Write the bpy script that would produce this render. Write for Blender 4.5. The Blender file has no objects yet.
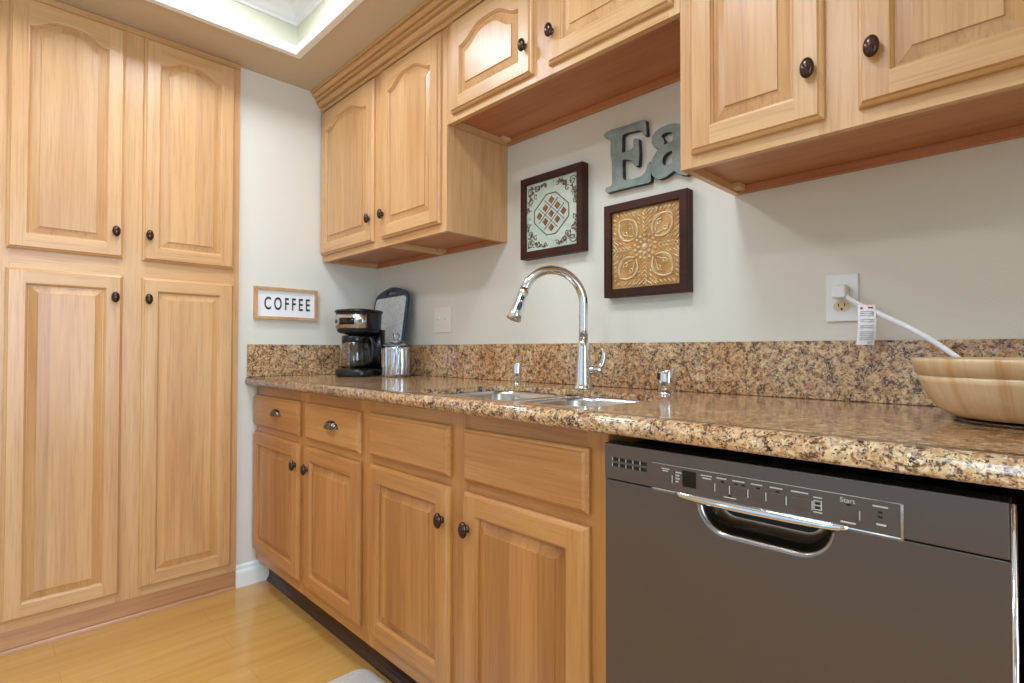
import bpy, bmesh, math, random
from mathutils import Vector, Matrix
random.seed(7)
PI = math.pi
S = bpy.context.scene
COL = S.collection

# ------------------------------------------------------------------ camera
cam_d = bpy.data.cameras.new('camera'); cam = bpy.data.objects.new('camera', cam_d); COL.objects.link(cam)
YAW, PITCH, ROLL = 0.7958, 0.0157, 0.0014
fw = Vector((-math.sin(YAW), math.cos(YAW), 0)); rt = Vector((math.cos(YAW), math.sin(YAW), 0)); up = Vector((0, 0, 1))
fw, up = math.cos(PITCH)*fw + math.sin(PITCH)*up, math.cos(PITCH)*up - math.sin(PITCH)*fw
rt, up = math.cos(ROLL)*rt + math.sin(ROLL)*up, math.cos(ROLL)*up - math.sin(ROLL)*rt
M = Matrix((rt, up, -fw)).transposed().to_4x4(); M.translation = Vector((2.5267, -1.4785, 1.0341))
cam.matrix_world = M
cam_d.sensor_width = 36; cam_d.lens = 539.12/1024*36; cam_d.clip_start = 0.02
S.camera = cam

# ------------------------------------------------------------------ world, lights, exposure
S.view_settings.view_transform = 'Standard'; S.view_settings.look = 'None'
S.view_settings.gamma = 1; S.view_settings.use_curve_mapping = False
S.view_settings.exposure = 0.0
W = bpy.data.worlds.new('world'); S.world = W; W.use_nodes = True
wn = W.node_tree.nodes; wl = W.node_tree.links
sky = wn.new('ShaderNodeTexSky'); sky.sky_type = 'HOSEK_WILKIE'; sky.sun_direction = (0.3, -0.5, 0.8); sky.turbidity = 3
bg = wn['Background']; bg.inputs['Strength'].default_value = 0.6
wl.new(sky.outputs[0], bg.inputs['Color'])

def area(name, loc, target, sx, sy, power, color):
    d = bpy.data.lights.new(name, 'AREA'); d.shape = 'RECTANGLE'; d.size = sx; d.size_y = sy
    d.energy = power; d.color = color
    o = bpy.data.objects.new(name, d); COL.objects.link(o); o.location = loc
    o.rotation_euler = (Vector(target) - Vector(loc)).to_track_quat('-Z', 'Y').to_euler()
    return o
# daylight from the right window, plus front fill at an added, unseen patio door
area('window_daylight', (4.36, -1.05, 1.25), (0, -1.3, 1.0), 1.6, 1.6, 80, (0.58, 0.78, 1.0))
area('added_patio_fill', (1.7, -3.86, 1.2), (1.6, 0, 1.1), 2.3, 1.9, 14, (0.56, 0.77, 1.0))
# ceiling lights in the tray (their fixtures are built below)
LAMPS = [(0.66, -0.94), (1.78, -1.08), (0.66, -2.0), (1.78, -2.1)]
for i, (x, y) in enumerate(LAMPS):
    d = bpy.data.lights.new('ceiling_glow', 'AREA'); d.shape = 'DISK'; d.size = 0.34
    d.energy = 9.6; d.color = (0.75, 0.85, 0.98); d.spread = math.radians(164)
    o = bpy.data.objects.new('ceiling_glow', d); COL.objects.link(o); o.location = (x, y, 2.462)

# ------------------------------------------------------------------ materials
def lin(c):
    return tuple(((v/255)/12.92 if v/255 <= 0.04045 else (((v/255)+0.055)/1.055)**2.4) for v in c) + (1,)
def mat(name, color=(200, 200, 200), rough=0.5, metal=0.0, **kw):
    m = bpy.data.materials.new(name); m.use_nodes = True
    b = m.node_tree.nodes['Principled BSDF']
    b.inputs['Base Color'].default_value = lin(color); b.inputs['Roughness'].default_value = rough
    b.inputs['Metallic'].default_value = metal
    for k, v in kw.items(): b.inputs[k].default_value = v
    return m
class NT:
    def __init__(s, m): s.m = m; s.n = m.node_tree.nodes; s.l = m.node_tree.links; s.b = s.n['Principled BSDF']
    def add(s, t, **kw):
        n = s.n.new(t)
        for k, v in kw.items(): setattr(n, k, v)
        return n
    def link(s, a, b): s.l.new(a, b)
    def ramp(s, fac, stops, interp='LINEAR'):
        r = s.add('ShaderNodeValToRGB'); r.color_ramp.interpolation = interp
        e = r.color_ramp.elements
        while len(e) < len(stops): e.new(0.5)
        for i, (p, c) in enumerate(stops): e[i].position = p; e[i].color = c if len(c) == 4 else lin(c)
        s.link(fac, r.inputs[0]); return r.outputs[0]
    def noise(s, vec, scale, detail=4, rough=0.5, dist=0):
        n = s.add('ShaderNodeTexNoise'); n.inputs['Scale'].default_value = scale; n.inputs['Detail'].default_value = detail
        n.inputs['Roughness'].default_value = rough; n.inputs['Distortion'].default_value = dist
        s.link(vec, n.inputs['Vector']); return n
    def mapping(s, vec, scale=(1, 1, 1), loc=(0, 0, 0)):
        n = s.add('ShaderNodeMapping'); n.inputs['Scale'].default_value = scale; n.inputs['Location'].default_value = loc
        s.link(vec, n.inputs['Vector']); return n.outputs[0]
    def mix(s, fac, a, b, mode='MIX'):
        n = s.add('ShaderNodeMix', data_type='RGBA', blend_type=mode)
        for sock, v in ((n.inputs[0], fac), (n.inputs[6], a), (n.inputs[7], b)):
            if hasattr(v, 'is_output'): s.link(v, sock)
            elif isinstance(v, (int, float)): sock.default_value = v
            else: sock.default_value = v if len(v) == 4 else lin(v)
        return n.outputs[2]
    def bump(s, h, strength, dist=0.002):
        n = s.add('ShaderNodeBump'); n.inputs['Strength'].default_value = strength; n.inputs['Distance'].default_value = dist
        s.link(h, n.inputs['Height']); s.link(n.outputs[0], s.b.inputs['Normal'])
    def objvec(s, randomize=True):
        tc = s.add('ShaderNodeTexCoord'); v = tc.outputs['Object']
        if randomize:
            oi = s.add('ShaderNodeObjectInfo'); vm = s.add('ShaderNodeVectorMath', operation='MULTIPLY_ADD')
            cb = s.add('ShaderNodeCombineXYZ')
            for i in range(3): s.link(oi.outputs['Random'], cb.inputs[i])
            s.link(cb.outputs[0], vm.inputs[0]); vm.inputs[1].default_value = (7.3, 3.1, 5.7); s.link(v, vm.inputs[2]); v = vm.outputs[0]
        return v

def wood(name, axis, base, dark, light, staves=0.0, rough=0.36, coat=0.22):
    m = mat(name, base, rough); t = NT(m); v = t.objvec()
    sc = {'x': (1.6, 26, 26), 'y': (26, 1.6, 26), 'z': (26, 26, 1.6)}[axis]
    big = {'x': (0.5, 5, 5), 'y': (5, 0.5, 5), 'z': (5, 5, 0.5)}[axis]
    fine = {'x': (5, 170, 170), 'y': (170, 5, 170), 'z': (170, 170, 5)}[axis]
    n1 = t.noise(t.mapping(v, sc), 1.0, 5, 0.6, 0.6).outputs[0]
    n2 = t.noise(t.mapping(v, big), 1.0, 3, 0.5, 1.2).outputs[0]
    n3 = t.noise(t.mapping(v, fine), 1.0, 3, 0.6).outputs[0]
    c = t.ramp(n1, [(0.28, dark), (0.52, base), (0.75, light)])
    c2 = t.ramp(n2, [(0.3, dark), (0.5, base), (0.7, light)])
    c = t.mix(0.5, c, c2)
    pores = t.ramp(n3, [(0.34, (0.74, 0.66, 0.58, 1)), (0.5, (1, 1, 1, 1))])
    c = t.mix(0.5, c, pores, 'MULTIPLY')
    if staves:
        sep = t.add('ShaderNodeSeparateXYZ'); t.link(v, sep.inputs[0])
        mth = t.add('ShaderNodeMath', operation='DIVIDE'); t.link(sep.outputs[0], mth.inputs[0]); mth.inputs[1].default_value = staves
        fl = t.add('ShaderNodeMath', operation='FLOOR'); t.link(mth.outputs[0], fl.inputs[0])
        wnz = t.add('ShaderNodeTexWhiteNoise', noise_dimensions='1D'); t.link(fl.outputs[0], wnz.inputs['W'])
        tone = t.ramp(wnz.outputs['Value'], [(0, (0.84, 0.79, 0.74, 1)), (0.5, (0.96, 0.94, 0.92, 1)), (1, (1.05, 1.04, 1.02, 1))])
        c = t.mix(1.0, c, tone, 'MULTIPLY')
    t.link(c, t.b.inputs['Base Color'])
    t.b.inputs['Coat Weight'].default_value = coat; t.b.inputs['Coat Roughness'].default_value = 0.24
    t.bump(n3, 0.08, 0.001)
    return m
HB, HD, HL = (214, 166, 112), (196, 142, 88), (225, 182, 132)
WV = wood('honey_wood_upright', 'z', HB, HD, HL)
WH = wood('honey_wood_level', 'x', HB, HD, HL)
WP = wood('honey_wood_panel', 'z', HB, HD, HL, staves=0.085)
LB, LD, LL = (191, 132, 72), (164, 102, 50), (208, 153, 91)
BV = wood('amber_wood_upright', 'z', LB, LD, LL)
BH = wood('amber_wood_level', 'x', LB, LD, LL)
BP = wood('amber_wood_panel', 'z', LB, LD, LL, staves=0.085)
SETU = [WV, WH, WP]; SETB = [BV, BH, BP]
UNDER = wood('shaded_underside_wood', 'x', (190, 125, 80), (165, 100, 60), (203, 140, 95), rough=0.45, coat=0.0)  # shade under the cabinets put into this darker, redder brown
RAW = wood('raw_plywood_edge', 'x', (215, 180, 130), (190, 150, 100), (228, 198, 150), rough=0.7, coat=0)
SHOE = wood('base_strip_wood', 'x', (196, 142, 96), (170, 116, 76), (210, 160, 112), rough=0.35)

def paint(name, c, rough=0.6, tex=0.25, scale=170):
    m = mat(name, c, rough); t = NT(m); v = t.objvec(False)
    n = t.noise(v, scale, 4, 0.6)
    n2 = t.noise(v, 1.4, 2)
    t.link(t.mix(n2.outputs[0], tuple(x*0.985 for x in lin(c)[:3]) + (1,), tuple(min(1, x*1.01) for x in lin(c)[:3]) + (1,)), t.b.inputs['Base Color'])
    t.bump(n.outputs[0], tex, 0.002); return m
WALL = paint('cream_wall_paint', (229, 225, 212))
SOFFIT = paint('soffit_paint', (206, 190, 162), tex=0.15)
TRAYW = paint('tray_cream_paint', (222, 219, 196), tex=0.15)
WHITE = paint('white_trim_paint', (243, 243, 240), 0.35, 0.03)

def granite():
    m = mat('granite', rough=0.13); t = NT(m); v = t.objvec(False)
    n0 = t.noise(v, 60, 3, 0.6)
    dv = t.add('ShaderNodeVectorMath', operation='MULTIPLY_ADD'); t.link(n0.outputs['Color'], dv.inputs[0])
    dv.inputs[1].default_value = (0.022, 0.022, 0.022); t.link(v, dv.inputs[2]); w = dv.outputs[0]
    def vor(s):
        n = t.add('ShaderNodeTexVoronoi'); n.inputs['Scale'].default_value = s; t.link(w, n.inputs['Vector'])
        sp = t.add('ShaderNodeSeparateColor'); t.link(n.outputs['Color'], sp.inputs[0]); return sp.outputs[0]
    big = vor(85); small = vor(210); tiny = vor(420)
    base = t.ramp(big, [(0.0, (178, 128, 78)), (0.22, (204, 160, 108)), (0.45, (220, 182, 128)), (0.62, (230, 200, 152)), (0.80, (206, 172, 134)), (0.93, (154, 106, 70))], 'CONSTANT')
    c1 = t.ramp(small, [(0.0, (58, 46, 40)), (0.06, (122, 84, 58)), (0.17, (184, 140, 98)), (0.36, (208, 172, 128)), (0.60, (222, 192, 150)), (0.80, (232, 212, 182)), (0.94, (172, 160, 150))], 'CONSTANT')
    c = t.mix(0.5, base, c1)
    cl = t.noise(v, 34, 4, 0.65).outputs[0]
    clm = t.ramp(cl, [(0.53, (0, 0, 0, 1)), (0.61, (1, 1, 1, 1))])
    dk = t.ramp(tiny, [(0.0, (1, 1, 1, 1)), (0.45, (0, 0, 0, 1))], 'CONSTANT')
    c = t.mix(t.mix(1.0, clm, dk, 'MULTIPLY'), c, (44, 34, 31))
    dk2 = t.ramp(tiny, [(0.0, (0, 0, 0, 1)), (0.95, (1, 1, 1, 1))], 'CONSTANT')
    c = t.mix(dk2, c, (64, 50, 44))
    # network of dark veins around the larger tan grains
    ve = t.add('ShaderNodeTexVoronoi', feature='DISTANCE_TO_EDGE'); ve.inputs['Scale'].default_value = 30
    n5 = t.noise(v, 26, 4, 0.7); dw_ = t.add('ShaderNodeVectorMath', operation='MULTIPLY_ADD'); t.link(n5.outputs['Color'], dw_.inputs[0])
    dw_.inputs[1].default_value = (0.055, 0.055, 0.055); t.link(v, dw_.inputs[2]); t.link(dw_.outputs[0], ve.inputs['Vector'])
    vm_ = t.ramp(ve.outputs['Distance'], [(0.02, (1, 1, 1, 1)), (0.13, (0, 0, 0, 1))])
    br_ = t.ramp(t.noise(v, 120, 3, 0.7).outputs[0], [(0.49, (0, 0, 0, 1)), (0.56, (1, 1, 1, 1))])
    c = t.mix(t.mix(1.0, vm_, br_, 'MULTIPLY'), c, (92, 62, 46))
    warm = t.noise(v, 6, 3, 0.5).outputs[0]
    c = t.mix(t.ramp(warm, [(0.42, (0, 0, 0, 1)), (0.65, (1, 1, 1, 1))]), c, t.mix(1.0, c, (0.88, 0.76, 0.66, 1), 'MULTIPLY'))
    t.link(c, t.b.inputs['Base Color']); t.b.inputs['Coat Weight'].default_value = 0.2; t.b.inputs['Coat Roughness'].default_value = 0.06; t.b.inputs['Specular IOR Level'].default_value = 0.4
    return m
GRAN = granite()

def floor_mat():
    m = mat('honey_laminate', rough=0.22); t = NT(m); v = t.objvec(False)
    sep = t.add('ShaderNodeSeparateXYZ'); t.link(v, sep.inputs[0])
    cb = t.add('ShaderNodeCombineXYZ'); t.link(sep.outputs[1], cb.inputs[0]); t.link(sep.outputs[0], cb.inputs[1])
    br = t.add('ShaderNodeTexBrick'); br.offset = 0.37; br.inputs['Scale'].default_value = 1
    br.inputs['Mortar Size'].default_value = 0.0007; br.inputs['Brick Width'].default_value = 1.2; br.inputs['Row Height'].default_value = 0.127
    br.inputs['Color1'].default_value = (0.93, 0.93, 0.91, 1); br.inputs['Color2'].default_value = (0.99, 0.98, 0.96, 1); br.inputs['Mortar'].default_value = (0.72, 0.62, 0.5, 1)
    mp = t.mapping(cb.outputs[0], (1, 1, 1), (0.85, -0.008, 0)); t.link(mp, br.inputs['Vector'])
    n1 = t.noise(t.mapping(v, (28, 1.6, 1)), 1, 5, 0.55, 0.8).outputs[0]
    n2 = t.noise(t.mapping(v, (7, 0.8, 1)), 1, 3, 0.5, 1).outputs[0]
    c = t.mix(0.5, t.ramp(n1, [(0.3, (194, 144, 74)), (0.5, (205, 156, 84)), (0.72, (214, 168, 98))]),
              t.ramp(n2, [(0.3, (196, 143, 72)), (0.5, (205, 156, 84)), (0.7, (214, 168, 97))]))
    c = t.mix(1.0, c, br.outputs['Color'], 'MULTIPLY')
    t.link(c, t.b.inputs['Base Color']); t.b.inputs['Coat Weight'].default_value = 0.3; t.b.inputs['Coat Roughness'].default_value = 0.12
    return m
FLOOR = floor_mat()
CHROME = mat('chrome', (225, 227, 230), 0.07, 1.0)
STEEL = mat('brushed_steel', (200, 198, 195), 0.24, 1.0)
BRONZE = mat('oil_rubbed_bronze', (80, 62, 54), 0.22, 0.9)
STEELD = mat('dark_polished_steel', (150, 144, 138), 0.22, 1.0)
PEWTER = mat('pewter', (112, 104, 98), 0.16, 1.0)
def slate():
    m = mat('slate_steel', (112, 105, 101), 0.33, 0.85); t = NT(m); v = t.objvec(False)
    n = t.noise(t.mapping(v, (2, 2, 260)), 1, 3, 0.5).outputs[0]
    t.link(t.ramp(n, [(0.3, (0.29, 0.29, 0.29, 1)), (0.7, (0.38, 0.38, 0.38, 1))]), t.b.inputs['Roughness']); return m
SLATE = slate()
SLATEP = mat('slate_panel', (112, 105, 101), 0.28, 0.75)
BLACK = mat('black_plastic', (20, 20, 22), 0.25)
BLACKM = mat('matte_black', (12, 12, 13), 0.6)
WHITEP = mat('white_plastic', (240, 240, 238), 0.3)
IVORY = mat('ivory_plastic', (240, 236, 222), 0.35)
OUTF = mat('ivory_receptacle', (226, 205, 160), 0.4)
DARKSLOT = mat('slot_black', (25, 20, 16), 0.7)
GLASS = mat('clear_glass', (250, 252, 252), 0.02, 0, **{'Transmission Weight': 1.0, 'IOR': 1.45})
JARM = mat('silvered_glass', (232, 238, 246), 0.06, 0.62, **{'Transmission Weight': 1.0, 'IOR': 1.45})
PRINT = mat('pale_print', (205, 203, 200), 0.5)
DISPLAY = mat('display_glass', (14, 16, 16), 0.08)
INK = mat('charcoal_ink', (42, 46, 56), 0.6)
SIGNW = paint('sign_white', (246, 246, 248), 0.5, 0.05)
PINE = wood('sign_pine', 'y', (205, 165, 115), (178, 132, 84), (220, 184, 138), rough=0.6, coat=0)
WALNUT = wood('dark_walnut_frame', 'x', (64, 30, 16), (42, 20, 12), (84, 44, 26), rough=0.45, coat=0.0)
WALNUT.node_tree.nodes['Principled BSDF'].inputs['Specular IOR Level'].default_value = 0.25
def mottled(name, a, b, c, scale=18, rough=0.4, metal=0.0):
    m = mat(name, a, rough, metal); t = NT(m); v = t.objvec(False)
    t.link(t.ramp(t.noise(v, scale, 5, 0.6).outputs[0], [(0.3, a), (0.5, b), (0.7, c)]), t.b.inputs['Base Color']); return m
TEALP = mottled('weathered_teal_paint', (120, 131, 126), (138, 149, 143), (152, 163, 157), 30, 0.55)
TEALEDGE = mottled('teal_sign_edge', (40, 44, 44), (60, 66, 66), (84, 92, 92), 60, 0.6)
GREENP = mottled('pale_sage_tin', (176, 190, 172), (192, 203, 186), (206, 212, 192), 24, 0.35)
RUST = mottled('rust_brown_enamel', (106, 62, 36), (132, 82, 50), (152, 100, 66), 60, 0.4)
BRONZEL = mottled('umber_line', (70, 52, 38), (104, 80, 58), (140, 112, 80), 60, 0.35)
GOLDP = mottled('amber_tin', (164, 112, 58), (190, 140, 80), (206, 164, 106), 26, 0.28, 0.2)
GOLDR = mottled('pale_gold_relief', (208, 176, 122), (224, 198, 150), (238, 220, 184), 40, 0.25, 0.2)
BOARDW = mottled('speckled_board', (186, 188, 188), (214, 216, 216), (226, 226, 224), 90, 0.35)
NAVY = mat('slate_blue_rim', (46, 56, 74), 0.35)
VINYL = mat('brown_vinyl_base', (62, 36, 26), 0.35)
TAGW = mat('tag_paper', (244, 244, 246), 0.6)
TAGR = mat('tag_red', (205, 60, 50), 0.6)
TAGG = mat('tag_grey_print', (172, 176, 190), 0.6)
CORDW = mat('white_cord', (232, 234, 240), 0.4)
def rug_mat():
    m = mat('grey_rug', rough=0.95); t = NT(m); v = t.objvec(False)
    w = t.add('ShaderNodeTexWave'); w.inputs['Scale'].default_value = 55; w.inputs['Distortion'].default_value = 2; t.link(v, w.inputs['Vector'])
    n = t.noise(v, 220, 3).outputs[0]; n2 = t.noise(v, 9, 3).outputs[0]
    c = t.mix(0.5, t.ramp(n, [(0.3, (172, 163, 155)), (0.7, (214, 205, 196))]), t.ramp(n2, [(0.3, (178, 170, 164)), (0.7, (208, 197, 184))]))
    t.link(c, t.b.inputs['Base Color']); t.bump(n, 0.6, 0.003); return m
RUG = rug_mat()
RUGE = mat('dark_rug_binding', (70, 66, 78), 0.9)
def bowl_mat():
    m = mat('salad_bowl_wood', rough=0.3); t = NT(m); v = t.objvec(False)
    sep = t.add('ShaderNodeSeparateXYZ'); t.link(v, sep.inputs[0])
    at = t.add('ShaderNodeMath', operation='ARCTAN2'); t.link(sep.outputs[1], at.inputs[0]); t.link(sep.outputs[0], at.inputs[1])
    cb = t.add('ShaderNodeCombineXYZ'); t.link(at.outputs[0], cb.inputs[0]); t.link(sep.outputs[2], cb.inputs[2])
    n1 = t.noise(t.mapping(cb.outputs[0], (7, 1, 2)), 1, 4, 0.6, 0.4).outputs[0]
    n2 = t.noise(t.mapping(v, (6, 70, 10)), 1, 4, 0.6).outputs[0]
    c = t.mix(0.35, t.ramp(n1, [(0.34, (190, 140, 88)), (0.45, (218, 186, 138)), (0.6, (230, 206, 166)), (0.72, (210, 172, 122))]), t.ramp(n2, [(0.3, (204, 160, 106)), (0.7, (228, 198, 152))]))
    t.link(c, t.b.inputs['Base Color']); t.b.inputs['Coat Weight'].default_value = 0.4; t.b.inputs['Coat Roughness'].default_value = 0.15
    return m
BOWL = bowl_mat()
LAMPM = mat('lamp_lens', (255, 250, 240), 0.4)
LAMPM.node_tree.nodes['Principled BSDF'].inputs['Emission Color'].default_value = (1, 0.92, 0.8, 1)
LAMPM.node_tree.nodes['Principled BSDF'].inputs['Emission Strength'].default_value = 2.2

# ------------------------------------------------------------------ geometry helpers
def B(): return bmesh.new()
def box(bm, x0, x1, y0, y1, z0, z1, mi=0, bev=0.0, seg=2):
    r = bmesh.ops.create_cube(bm, size=1.0); vs = r['verts']
    for v in vs:
        v.co = Vector(((x0+x1)/2 + v.co.x*(x1-x0), (y0+y1)/2 + v.co.y*(y1-y0), (z0+z1)/2 + v.co.z*(z1-z0)))
    fs = {f for v in vs for f in v.link_faces}
    for f in fs: f.material_index = mi
    if bev:
        es = {e for f in fs for e in f.edges}
        r = bmesh.ops.bevel(bm, geom=list(es), offset=bev, segments=seg, affect='EDGES', profile=0.5)
        for f in r['faces']: f.material_index = mi; f.smooth = False
def ring(bm, pts): return [bm.verts.new(p) for p in pts]
def bridge(bm, a, b, mi=0, smooth=False, closed=True):
    n = len(a)
    for i in range(n if closed else n-1):
        j = (i+1) % n
        try:
            f = bm.faces.new((a[i], a[j], b[j], b[i])); f.material_index = mi; f.smooth = smooth
        except ValueError: pass
def cap(bm, a, mi=0, flip=False):
    f = bm.faces.new(list(reversed(a)) if flip else a); f.material_index = mi; return f
def loft(bm, loops, mi=0, smooth=True, c0=True, c1=True):
    rs = [ring(bm, l) for l in loops]
    for a, b in zip(rs, rs[1:]): bridge(bm, a, b, mi, smooth)
    if c0: cap(bm, rs[0], mi, True)
    if c1: cap(bm, rs[-1], mi)
    return rs
def lathe(bm, prof, n=28, mi=0, axis='z', origin=(0, 0, 0), sx=1, sy=1, smooth=True, c0=True, c1=True):
    loops = []
    for r, h in prof:
        l = []
        for i in range(n):
            a = 2*PI*i/n; u, w = r*math.cos(a)*sx, r*math.sin(a)*sy
            p = {'z': (u, w, h), 'y': (u, -h, w), 'x': (h, u, w)}[axis]
            l.append(Vector(p) + Vector(origin))
        loops.append(l)
    return loft(bm, loops, mi, smooth, c0, c1)
def tube(bm, pts, r, n=12, mi=0, caps=True):
    pts = [Vector(p) for p in pts]; rr = r if isinstance(r, (list, tuple)) else [r]*len(pts)
    t0 = (pts[1]-pts[0]).normalized(); nrm = t0.orthogonal().normalized(); loops = []
    for i, p in enumerate(pts):
        t = (pts[min(i+1, len(pts)-1)] - pts[max(i-1, 0)]).normalized()
        nrm = (nrm - t*nrm.dot(t)).normalized(); bn = t.cross(nrm)
        loops.append([p + (nrm*math.cos(2*PI*k/n) + bn*math.sin(2*PI*k/n))*rr[i] for k in range(n)])
    loft(bm, loops, mi, True, caps, caps)
def sphere(bm, c, rx, ry, rz, mi=0, u=12, v=8, rot=None):
    r = bmesh.ops.create_uvsphere(bm, u_segments=u, v_segments=v, radius=1)
    for w in r['verts']:
        p = Vector((w.co.x*rx, w.co.y*ry, w.co.z*rz))
        if rot: p = rot @ p
        w.co = p + Vector(c)
    for f in {f for w in r['verts'] for f in w.link_faces}: f.material_index = mi; f.smooth = True
def bez(p, n=8):
    """Catmull-Rom through points"""
    p = [Vector(q) for q in p]; out = []
    for i in range(len(p)-1):
        a, b, c, d = p[max(i-1, 0)], p[i], p[i+1], p[min(i+2, len(p)-1)]
        for k in range(n):
            t = k/n
            out.append(0.5*((2*b) + (c-a)*t + (2*a-5*b+4*c-d)*t*t + (3*b-a-3*c+d)*t**3))
    out.append(p[-1]); return out
def obj(name, bm, mats, parent=None, loc=(0, 0, 0), rot=(0, 0, 0)):
    bmesh.ops.recalc_face_normals(bm, faces=bm.faces[:])
    me = bpy.data.meshes.new(name); bm.to_mesh(me); bm.free()
    return link(name, me, mats, parent, loc, rot)
def link(name, me, mats, parent=None, loc=(0, 0, 0), rot=(0, 0, 0)):
    o = bpy.data.objects.new(name, me); COL.objects.link(o)
    if not isinstance(mats, (list, tuple)): mats = [mats]
    if not len(me.materials):
        for m in mats: me.materials.append(m)
    o.location = loc; o.rotation_euler = rot
    if parent: o.parent = parent
    return o
def tag(o, label, cat, group=None):
    o['label'] = label; o['category'] = cat
    if group: o['group'] = group
    return o
def thing(name, label, cat, loc=(0, 0, 0), rot=(0, 0, 0), group=None):
    o = bpy.data.objects.new(name, None); COL.objects.link(o); o.empty_display_size = 0.05
    o.location = loc; o.rotation_euler = rot
    return tag(o, label, cat, group)
def struct(name, bm, mats, **kw):
    o = obj(name, bm, mats, **kw); o['kind'] = 'structure'; return o
def curve_mesh(polys, extrude, bevel=0.0, res=2):
    """filled 2-D outlines (first is outer, others holes), in the xy plane, thickness along z"""
    cu = bpy.data.curves.new('outline', 'CURVE'); cu.dimensions = '2D'; cu.fill_mode = 'BOTH'
    cu.extrude = extrude; cu.bevel_depth = bevel; cu.bevel_resolution = res
    for pl in polys:
        sp = cu.splines.new('POLY'); sp.points.add(len(pl)-1)
        for p, q in zip(sp.points, pl): p.co = (q[0], q[1], 0, 1)
        sp.use_cyclic_u = True
    return mesh_of(cu)
def text_mesh(body, size, extrude, width=1.0, space=1.0, offset=0.0):
    cu = bpy.data.curves.new('text', 'FONT'); cu.body = body; cu.size = size; cu.extrude = extrude
    cu.align_x = 'CENTER'; cu.align_y = 'CENTER'; cu.space_character = space; cu.offset = offset
    me = mesh_of(cu)
    for v in me.vertices: v.co.x *= width
    return me
def mesh_of(cu):
    o = bpy.data.objects.new('tmp', cu); COL.objects.link(o)
    dg = bpy.context.evaluated_depsgraph_get(); dg.update()
    me = bpy.data.meshes.new_from_object(o.evaluated_get(dg)); COL.objects.unlink(o)
    bpy.data.objects.remove(o); me.materials.clear(); return me
def stand_up(me, y=0.0, x=0.0, z=0.0):
    """xy outline -> xz plane facing -y"""
    for v in me.vertices: v.co = Vector((v.co.x + x, -v.co.z + y, v.co.y + z))
    return me
def rrect(x0, x1, y0, y1, r, n=6):
    out = []
    rs = r if isinstance(r, (list, tuple)) else [r]*4
    for (cx, cy, a0, q) in ((x1-rs[0], y0+rs[0], -PI/2, rs[0]), (x1-rs[1], y1-rs[1], 0, rs[1]), (x0+rs[2], y1-rs[2], PI/2, rs[2]), (x0+rs[3], y0+rs[3], PI, rs[3])):
        for k in range(n+1):
            a = a0 + PI/2*k/n; out.append((cx+q*math.cos(a), cy+q*math.sin(a)))
    return out
def copy_tree(o, parent=None):
    c = o.copy(); COL.objects.link(c)
    if parent: c.parent = parent
    for ch in [q for q in bpy.data.objects if q.parent == o]: copy_tree(ch, c)
    return c

# ------------------------------------------------------------------ room shell
CEIL = 2.281; TX0, TX1, TY0, TY1, TZ = 0.28, 3.3, -2.9, -0.545, 2.50
RX, RY = 4.4, -3.9
bm = B(); box(bm, -0.12, 0, RY-0.12, 0.12, -0.05, 2.62); struct('wall_left', bm, WALL)
bm = B(); box(bm, 0, RX, 0, 0.12, -0.05, 2.62); struct('wall_back', bm, WALL)
bm = B()   # right wall with a window opening
wy0, wy1, wz0, wz1 = -1.9, -0.2, 0.4, 2.1
box(bm, RX, RX+0.12, RY-0.12, wy0, -0.05, 2.62); box(bm, RX, RX+0.12, wy1, 0.12, -0.05, 2.62)
box(bm, RX, RX+0.12, wy0, wy1, -0.05, wz0); box(bm, RX, RX+0.12, wy0, wy1, wz1, 2.62)
struct('wall_right', bm, WALL)
bm = B()   # front wall (behind the camera) with an opening for the added patio door
px0, px1, pz1 = 0.55, 2.85, 2.1
box(bm, 0, px0, RY-0.12, RY, -0.05, 2.62); box(bm, px1, RX, RY-0.12, RY, -0.05, 2.62); box(bm, px0, px1, RY-0.12, RY, pz1, 2.62)
struct('wall_front', bm, WALL)
bm = B(); box(bm, 2.965, 3.085, -0.72, 0, 0, 2.281); struct('wall_light_blocker', bm, WALL)   # unseen wall added to keep window light off the right back wall
bm = B(); box(bm, 0, RX, RY, 0, -0.05, 0.0); struct('floor', bm, FLOOR)
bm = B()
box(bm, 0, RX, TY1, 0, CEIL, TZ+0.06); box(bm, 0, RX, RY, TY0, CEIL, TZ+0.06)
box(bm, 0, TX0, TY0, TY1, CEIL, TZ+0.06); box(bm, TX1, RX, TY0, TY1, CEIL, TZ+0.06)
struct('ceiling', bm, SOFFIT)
bm = B()   # tray lining walls + tray top
box(bm, TX0, TX0+0.004, TY0, TY1, CEIL+0.02, TZ); box(bm, TX1-0.004, TX1, TY0, TY1, CEIL+0.02, TZ)
box(bm, TX0+0.004, TX1-0.004, TY1-0.004, TY1, CEIL+0.02, TZ); box(bm, TX0+0.004, TX1-0.004, TY0, TY0+0.004, CEIL+0.02, TZ)
box(bm, TX0, TX1, TY0, TY1, TZ, TZ+0.06, 1)
struct('ceiling_tray', bm, [TRAYW, WHITE])
def tray_trim(name, prof, mats):
    """profile (inset into tray, z) swept round the tray rectangle with mitred corners"""
    bm = B(); loops = []
    for d, z in prof:
        loops.append([(TX0+d, TY0+d, z), (TX1-d, TY0+d, z), (TX1-d, TY1-d, z), (TX0+d, TY1-d, z)])
    rs = [ring(bm, l) for l in loops]
    for a, b in zip(rs, rs[1:]+rs[:1]): bridge(bm, a, b)
    return struct(name, bm, mats)
tray_trim('trim_1', [(-0.012, 2.281), (-0.012, 2.270), (0.014, 2.270), (0.016, 2.275), (0.016, 2.302), (0.011, 2.307), (0.004, 2.307), (0.004, 2.281)], WHITE)
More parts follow.
